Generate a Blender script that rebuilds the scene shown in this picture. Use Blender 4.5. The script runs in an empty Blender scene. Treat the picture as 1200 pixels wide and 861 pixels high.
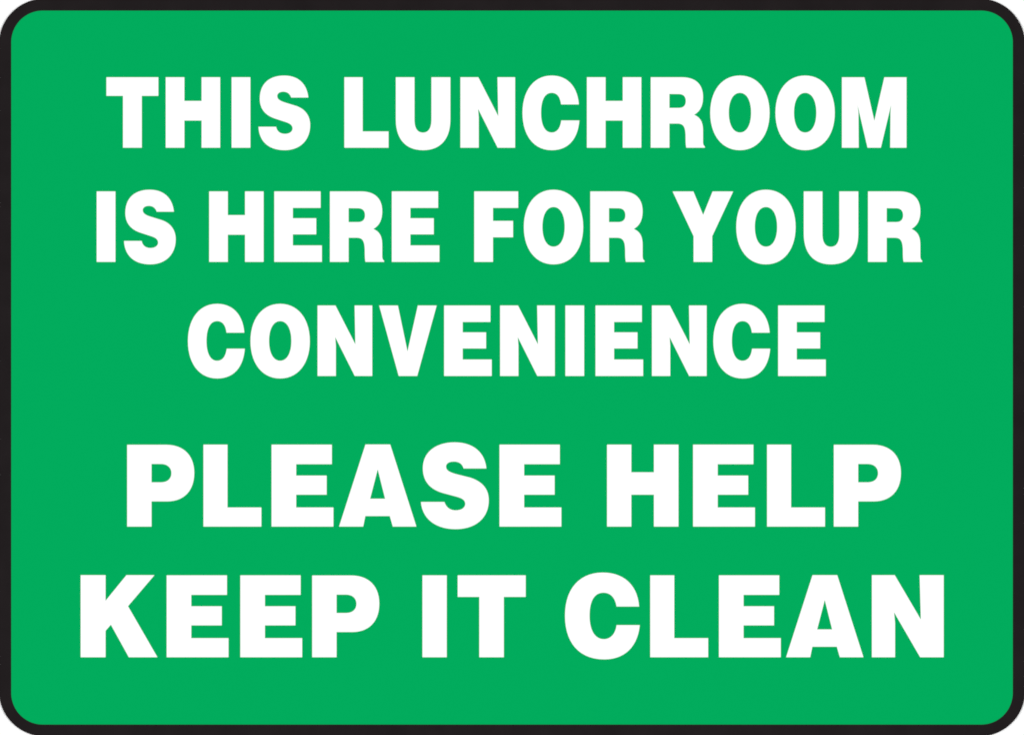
import bpy, math
from mathutils import Vector
sc = bpy.context.scene

# ------------------------------------------------------------------ scale: the sign is 360 mm wide, 1200 design units across
U = 0.0003
CX, CZ = 600.0, 430.5          # centre of the sign in its own design units (x right, y down)
HANG = 1.55                    # height of the sign's centre above the floor
def P(x, y, d=0.0):            # design units -> metres on the wall (wall face is y = 0, the room is towards -y)
    return ((x - CX) * U, -d, (CZ - y) * U)

# ------------------------------------------------------------------ camera
cam = bpy.data.cameras.new("camera"); camo = bpy.data.objects.new("camera", cam)
sc.collection.objects.link(camo); sc.camera = camo
THICK = 0.0010
DIST = 1.20
camo.location = (0, -(DIST + THICK), HANG)
camo.rotation_euler = (math.radians(90), 0, 0)
cam.sensor_width = 36.0
cam.lens = 36.0 * DIST / (1200 * U)
cam.clip_start = 0.01; cam.clip_end = 50

# ------------------------------------------------------------------ room light: dim surround, two pairs of soft lamps as on a copy stand
w = bpy.data.worlds.new("World"); sc.world = w; w.use_nodes = True
w.node_tree.nodes["Background"].inputs[0].default_value = (0.9, 0.95, 1.0, 1)
w.node_tree.nodes["Background"].inputs[1].default_value = 0.02
LAMP_W = 43.2
for sx in (-1, 1):
    for sz in (-1, 1):
        l = bpy.data.lights.new("softbox_light", 'AREA'); l.shape = 'DISK'; l.size = 0.7; l.energy = LAMP_W
        l.color = (1.0, 1.0, 1.0)
        o = bpy.data.objects.new("softbox_light", l); sc.collection.objects.link(o)
        o.location = (sx * 1.75, -2.9, HANG + sz * 0.8)
        o.rotation_euler = (Vector((0, 0, HANG)) - o.location).to_track_quat('-Z', 'Y').to_euler()
sc.view_settings.view_transform = 'Standard'; sc.view_settings.look = 'None'
sc.cycles.filter_width = 1.8
sc.view_settings.exposure = 0.0; sc.view_settings.gamma = 1.0

# ------------------------------------------------------------------ materials
def material(name, col, rough=0.5, spec=0.3, vary=0.01, scale=60.0, bump=0.0, bscale=900.0):
    m = bpy.data.materials.new(name); m.use_nodes = True
    nt = m.node_tree; N = nt.nodes; L = nt.links; b = N["Principled BSDF"]
    tc = N.new("ShaderNodeTexCoord")
    n = N.new("ShaderNodeTexNoise"); n.inputs["Scale"].default_value = scale; n.inputs["Detail"].default_value = 4
    L.new(tc.outputs["Object"], n.inputs["Vector"])
    r = N.new("ShaderNodeMapRange")
    r.inputs["From Min"].default_value = 0.3; r.inputs["From Max"].default_value = 0.7
    r.inputs["To Min"].default_value = 1 - vary; r.inputs["To Max"].default_value = 1 + vary
    L.new(n.outputs["Fac"], r.inputs["Value"])
    mx = N.new("ShaderNodeVectorMath"); mx.operation = 'SCALE'; mx.inputs[0].default_value = col
    L.new(r.outputs["Result"], mx.inputs["Scale"]); L.new(mx.outputs["Vector"], b.inputs["Base Color"])
    b.inputs["Roughness"].default_value = rough; b.inputs["Specular IOR Level"].default_value = spec
    if bump:
        n2 = N.new("ShaderNodeTexNoise"); n2.inputs["Scale"].default_value = bscale; n2.inputs["Detail"].default_value = 2
        L.new(tc.outputs["Object"], n2.inputs["Vector"])
        bp = N.new("ShaderNodeBump"); bp.inputs["Strength"].default_value = bump; bp.inputs["Distance"].default_value = 0.0002
        L.new(n2.outputs["Fac"], bp.inputs["Height"]); L.new(bp.outputs["Normal"], b.inputs["Normal"])
    return m
M_GREEN = material("green_ink", (0.0004, 0.340, 0.0895), 0.35, 0.0, 0.004, 25)
M_BLACK = material("black_ink", (0.0137, 0.0112, 0.0118), 0.35, 0.0, 0.10, 90)
M_WHITE = material("white_ink", (0.86, 0.86, 0.86), 0.4, 0.2, 0.004, 40)
M_PLATE = material("white_plastic", (0.80, 0.80, 0.79), 0.35, 0.4, 0.01, 30)
M_WALL = material("white_wall_paint", (0.88, 0.88, 0.88), 0.8, 0.2, 0.004, 8, 0.05, 500)

# ------------------------------------------------------------------ mesh helpers
def sample(path, n=14):
    """path: [start, ...] where an item is (x, y) for a straight edge or a 6-tuple for a cubic curve."""
    pts = [path[0]]
    for it in path[1:]:
        if len(it) == 2: pts.append(it); continue
        x0, y0 = pts[-1]; x1, y1, x2, y2, x3, y3 = it
        for k in range(1, n + 1):
            t = k / n; s = 1 - t
            pts.append((s*s*s*x0 + 3*s*s*t*x1 + 3*s*t*t*x2 + t*t*t*x3, s*s*s*y0 + 3*s*s*t*y1 + 3*s*t*t*y2 + t*t*t*y3))
    out = []
    for p in pts:
        if not out or math.hypot(p[0]-out[-1][0], p[1]-out[-1][1]) > 1e-4: out.append(p)
    if math.hypot(out[0][0]-out[-1][0], out[0][1]-out[-1][1]) < 1e-4: out.pop()
    return out

def slab(name, loops, d0, d1, mat, parent=None, origin=(CX, CZ)):
    """Extrude closed outlines (sign units; inner loops are holes) from depth d0 to d1 in front of the wall."""
    from mathutils.geometry import tessellate_polygon
    def area(l): return sum(l[i-1][0]*l[i][1] - l[i][0]*l[i-1][1] for i in range(len(l)))
    loops = [l if (area(l) > 0) == (k == 0) else l[::-1] for k, l in enumerate(loops)]
    flat = [p for l in loops for p in l]; n = len(flat)
    tris = tessellate_polygon([[Vector((p[0], p[1], 0)) for p in l] for l in loops])
    ox, oy = origin
    v = [((x-ox)*U, -d, (oy-y)*U) for d in (d1, d0) for x, y in flat]
    f = []
    for a, b, c in tris:
        ar = (flat[b][0]-flat[a][0])*(flat[c][1]-flat[a][1]) - (flat[b][1]-flat[a][1])*(flat[c][0]-flat[a][0])
        if abs(ar) < 1e-9: continue
        if ar > 0: a, c = c, a
        f.append((a, b, c)); f.append((c+n, b+n, a+n))
    s = 0
    for l in loops:
        k = len(l)
        for i in range(k):
            a, b = s+i, s+(i+1) % k
            f.append((a, b, b+n, a+n))
        s += k
    me = bpy.data.meshes.new(name); me.from_pydata(v, [], f); me.validate(); me.update()
    import bmesh
    bm = bmesh.new(); bm.from_mesh(me); bmesh.ops.recalc_face_normals(bm, faces=bm.faces); bm.to_mesh(me); bm.free()
    me.materials.append(mat)
    o = bpy.data.objects.new(name, me); sc.collection.objects.link(o)
    if parent:
        o.parent = parent
    base = Vector(P(ox, oy))
    if parent is not None and parent.type == 'MESH': base -= Vector(parent.location)
    o.location = base
    return o

def inset(loops, d):
    """Move every outline d units into the ink (white spreads a little over the edge in the picture)."""
    out = []
    for k, l in enumerate(loops):
        a = sum(l[i-1][0]*l[i][1] - l[i][0]*l[i-1][1] for i in range(len(l)))
        sg = (1 if a > 0 else -1) * (1 if k == 0 else -1); n = len(l); q = []
        for i in range(n):
            p0, p1, p2 = l[i-1], l[i], l[(i+1) % n]
            e1 = (p1[0]-p0[0], p1[1]-p0[1]); e2 = (p2[0]-p1[0], p2[1]-p1[1])
            l1, l2 = math.hypot(*e1), math.hypot(*e2)
            n1 = (-e1[1]/l1*sg, e1[0]/l1*sg); n2 = (-e2[1]/l2*sg, e2[0]/l2*sg)
            m = (n1[0]+n2[0], n1[1]+n2[1]); mm = max((m[0]**2+m[1]**2) / 2, 0.12)
            q.append((p1[0] + m[0]*d/mm, p1[1] + m[1]*d/mm))
        out.append(q)
    return out

def rrect(x0, y0, x1, y1, r, n=24):
    pts = []
    for cx, cy, a0 in ((x1-r, y0+r, -90), (x1-r, y1-r, 0), (x0+r, y1-r, 90), (x0+r, y0+r, 180)):
        for k in range(n+1):
            a = math.radians(a0 + 90*k/n); pts.append((cx + r*math.cos(a), cy + r*math.sin(a)))
    return pts

# ------------------------------------------------------------------ the setting: plain white wall
me = bpy.data.meshes.new("wall")
me.from_pydata([(-4, 0, 0), (4, 0, 0), (4, 0, 3.2), (-4, 0, 3.2), (-4, .12, 0), (4, .12, 0), (4, .12, 3.2), (-4, .12, 3.2)], [],
               [(0,1,2,3), (5,4,7,6), (1,5,6,2), (4,0,3,7), (3,2,6,7), (4,5,1,0)])
me.materials.append(M_WALL)
wall = bpy.data.objects.new("wall", me); sc.collection.objects.link(wall); wall["kind"] = "structure"
wall["label"] = "plain matt white wall showing only at the rounded corners of the sign"; wall["category"] = "wall"

# ------------------------------------------------------------------ the sign
sign = bpy.data.objects.new("notice_sign", None); sc.collection.objects.link(sign)
sign.empty_display_size = 0.05; sign.location = (0, 0, HANG)
sign["label"] = "green lunchroom notice sign with white capital lettering and rounded black border"
sign["category"] = "sign"
ox0, oy0, ox1, oy1 = -1.3, -1.3, 1201.3, 862.3
slab("backing_plate", [rrect(ox0+.2, oy0+.2, ox1-.2, oy1-.2, 53.3)], 0.0002, THICK, M_PLATE, sign)
field = slab("panel_face", [rrect(11.0, 10.5, 1189.0, 850.5, 38)], THICK - .00002, THICK + .00012, M_GREEN, sign)
field["label"] = "flat bright green face filling the sign inside its black border"
bo = slab("border", [rrect(ox0, oy0, ox1, oy1, 53.5), rrect(13.2, 12.9, 1186.8, 848.3, 37)], THICK - .00004, THICK + .00015, M_BLACK, sign)
bo["label"] = "black band with rounded corners around the green face"

# ------------------------------------------------------------------ letter outlines: (left edge, baseline, units per sign unit, [loops])
z = 9.0625
def S2(x, y, w_, h_): return [(x, y), (x+w_, y), (x+w_, y+h_), (x, y+h_)]
def O_loops():
    def ov(x0, x1, y0, y1, kx, ky):
        cx, cy = (x0+x1)/2, (y0+y1)/2; a, b = (x1-x0)/2, (y1-y0)/2
        return [(x0, cy), (x0, cy-b*ky, cx-a*kx, y0, cx, y0), (cx+a*kx, y0, x1, cy-b*ky, x1, cy),
                (x1, cy+b*ky, cx+a*kx, y1, cx, y1), (cx-a*kx, y1, x0, cy+b*ky, x0, cy)]
    return [ov(18, 653, 32, 828, .60, .60), ov(220, 452, 220, 636, .62, .60)]
A = {  # lighter, condensed face of the first three lines
'S': (24, 802, z, [[(24,575),(216,575),(222,610,245,650,308,650),(360,650,386,622,386,596),(386,560,355,542,310,528),(200,492),
      (110,462,38,400,38,280),(38,110,150,32,300,32),(450,32,545,120,559,270),(372,270),(362,235,335,208,290,208),
      (250,208,228,228,228,250),(228,285,260,302,310,318),(430,355),(530,390,578,465,578,560),(578,720,470,828,305,828),(140,828,30,740,24,575)]]),
'C': (36, 802, z, [[(640,343),(446,343),(436,255,400,220,348,220),(270,220,238,310,238,430),(238,560,280,636,348,636),(405,636,438,590,448,508),
      (645,508),(630,710,525,828,350,828),(150,828,36,660,36,430),(36,190,160,32,348,32),(510,32,625,140,640,343)]]),
'O': (18, 802, z, O_loops()),
'U': (33, 802, z, [[(33,50),(236,50),(236,500),(236,590,265,637,324,637),(380,637,411,590,411,500),(411,50),(617,50),(617,500),
      (617,710,510,828,325,828),(140,828,33,710,33,500)]]),
'R': (66, 802, z, [[(66,50),(400,50),(550,50,626,130,626,260),(626,350,600,410,535,450),(600,480,626,530,626,620),(626,735),
      (626,765,632,776,646,786),(646,802),(444,802),(437,770,436,740,436,680),(434,570,410,546,350,546),(269,546),(269,802),(66,802)],
      [(269,232),(365,233),(420,233,438,265,438,305),(438,345,420,375,365,375),(269,375)]]),
'M': (57, 802, 9.067, [[(57,50),(300,50),(404,505),(508,50),(748,50),(748,802),(570,802),(573,420),(582,345),(475,802),(330,802),(225,345),(238,430),(240,802),(57,802)]]),
'V': (36, 822, z, [[(36,70),(240,70),(340,550),(448,70),(653,70),(445,822),(245,822)]]),
'Y': (27, 835, 9.5625, [[(27,42),(265,42),(373,300),(477,42),(713,42),(477,545),(477,835),(263,835),(263,545)]]),
'H': (0, 0, 1, [[(0,-83),(22.4,-83),(22.4,-55.3),(42,-55.3),(42,-83),(64.3,-83),(64.3,0),(42,0),(42,-31.8),(22.4,-31.8),(22.4,0),(0,0)]]),
'E': (0, 0, 1, [[(0,-83),(54.8,-83),(54.8,-63.2),(22.3,-63.2),(22.3,-51.6),(49.7,-51.6),(49.7,-32.2),(22.3,-32.2),(22.3,-19.8),(56.3,-19.8),(56.3,0),(0,0)]]),
'F': (0, 0, 1, [[(0,-83),(52,-83),(52,-63.2),(22.5,-63.2),(22.5,-48.5),(46,-48.5),(46,-28.8),(22.5,-28.8),(22.5,0),(0,0)]]),
'T': (0, 0, 1, [[(0,-83),(61.4,-83),(61.4,-60.7),(42,-60.7),(42,0),(19.4,0),(19.4,-60.7),(0,-60.7)]]),
'I': (0, 0, 1, [[(0,-83),(22.5,-83),(22.5,0),(0,0)]]),
'L': (0, 0, 1, [[(0,-83),(22,-83),(22,-19.6),(52.3,-19.6),(52.3,0),(0,0)]]),
'N': (0, 0, 1, [[(0,-83),(21.4,-83),(44.3,-38.3),(43.4,-83),(64.6,-83),(64.6,0),(43.7,0),(21.2,-45),(22,-36),(22,0),(0,0)]]),
}
B = {  # broad, heavy face of the last two lines
'P': (54, 812, 7.97, [[(54,45),(420,45),(590,45,685,150,685,310),(685,480,585,577,430,577),(286,577),(286,812),(54,812)],
      [(286,228),(370,228),(435,228,467,265,467,312),(467,360,435,395,370,395),(286,395)]]),
'S': (24, 812, 7.97, [[(24,578),(247,578),(262,625,295,656,350,656),(410,656,438,628,438,598),(438,565,410,548,365,535),(235,500),
      (110,465,42,390,42,265),(42,110,170,22,340,22),(510,22,625,110,640,270),(423,270),(412,230,385,206,335,206),
      (285,206,263,225,263,250),(263,285,295,300,350,317),(490,352),(610,392,662,465,662,565),(662,730,540,836,350,836),(165,836,35,740,24,578)]]),
'C': (30, 820, 7.97, [[(727,347),(512,347),(498,260,455,218,390,218),(305,218,264,300,264,430),(264,560,310,647,395,647),(455,647,503,600,512,516),
      (733,516),(715,720,590,840,400,840),(160,840,30,680,30,430),(30,180,165,26,385,26),(580,26,712,140,727,347)]]),
'K': (34, 820, 7.97, [[(34,50),(271,50),(271,285),(463,50),(730,50),(481,342),(757,820),(485,820),(318,518),(271,572),(271,820),(34,820)]]),
'A': (40, 812, 7.97, [[(288,42),(522,42),(768,812),(543,812),(515,714),(290,714),(270,812),(40,812)], [(404,285),(470,548),(336,548)]]),
'N': (91, 820, 7.97, [[(91,50),(308,50),(548,458),(537,50),(766,50),(766,820),(543,820),(303,406),(312,500),(312,820),(91,820)]]),
'E': (0, 0, 1, [[(0,-96.4),(71.2,-96.4),(71.2,-73),(29.4,-73),(29.4,-60.2),(65.1,-60.2),(65.1,-37.3),(29.4,-37.3),(29.4,-22.9),(73,-22.9),(73,0),(0,0)]]),
'L': (0, 0, 1, [[(0,-96.4),(28.7,-96.4),(28.7,-22.9),(68.4,-22.9),(68.4,0),(0,0)]]),
'H': (0, 0, 1, [[(0,-96.4),(29,-96.4),(29,-64.1),(54.9,-64.1),(54.9,-96.4),(84.2,-96.4),(84.2,0),(54.9,0),(54.9,-37.3),(29,-37.3),(29,0),(0,0)]]),
'I': (0, 0, 1, [[(0,-96.4),(29,-96.4),(29,0),(0,0)]]),
'T': (0, 0, 1, [[(0,-96.4),(80.2,-96.4),(80.2,-70.6),(54.6,-70.6),(54.6,0),(25.3,0),(25.3,-70.6),(0,-70.6)]]),
}
LINES = [
 (A, 173.6, [("THIS", [124.5,194.0,271.2,302.65]), ("LUNCHROOM", [403.3,463.6,539.3,612.0,687.5,762.3,832.0,908.4,986.3])]),
 (A, 307.2, [("IS", [113.1,145.1]), ("HERE", [244.9,321.2,386.4,458.9]), ("FOR", [555.5,613.6,691.5]), ("YOUR", [787.8,862.5,941.6,1016.9])]),
 (A, 440.7, [("CONVENIENCE", [220,293.3,371.9,444,520.2,585.8,662.3,697.6,763.7,835.6,911.6])]),
 (B, 616.9, [("PLEASE", [148.8,238.2,318,397,493,585.1]), ("HELP", [711.1,811.9,898.6,976.8])]),
 (B, 769.8, [("KEEP", [94.3,195.1,281.4,365.6]), ("IT", [494.8,536.1]), ("CLEAN", [661.8,761.7,842.2,920.8,1021.4])]),
]
ORD = ["first", "second", "third", "fourth", "fifth", "sixth", "seventh", "eighth", "ninth", "tenth", "eleventh"]
for face, base, words in LINES:
    for word, xs in words:
        for k, (ch, x) in enumerate(zip(word, xs)):
            lx, by, s, paths = face[ch]
            loops = [[(x + (px-lx)/s, base + (py-by)/s) for px, py in sample(p)] for p in paths]
            loops = inset(loops, 0.30)
            o = slab("letter", loops, THICK + .00008, THICK + .00016, M_WHITE, field, (x, base))
            o["label"] = "white capital letter %s, %s letter of the word %s" % (ch, ORD[k], word)
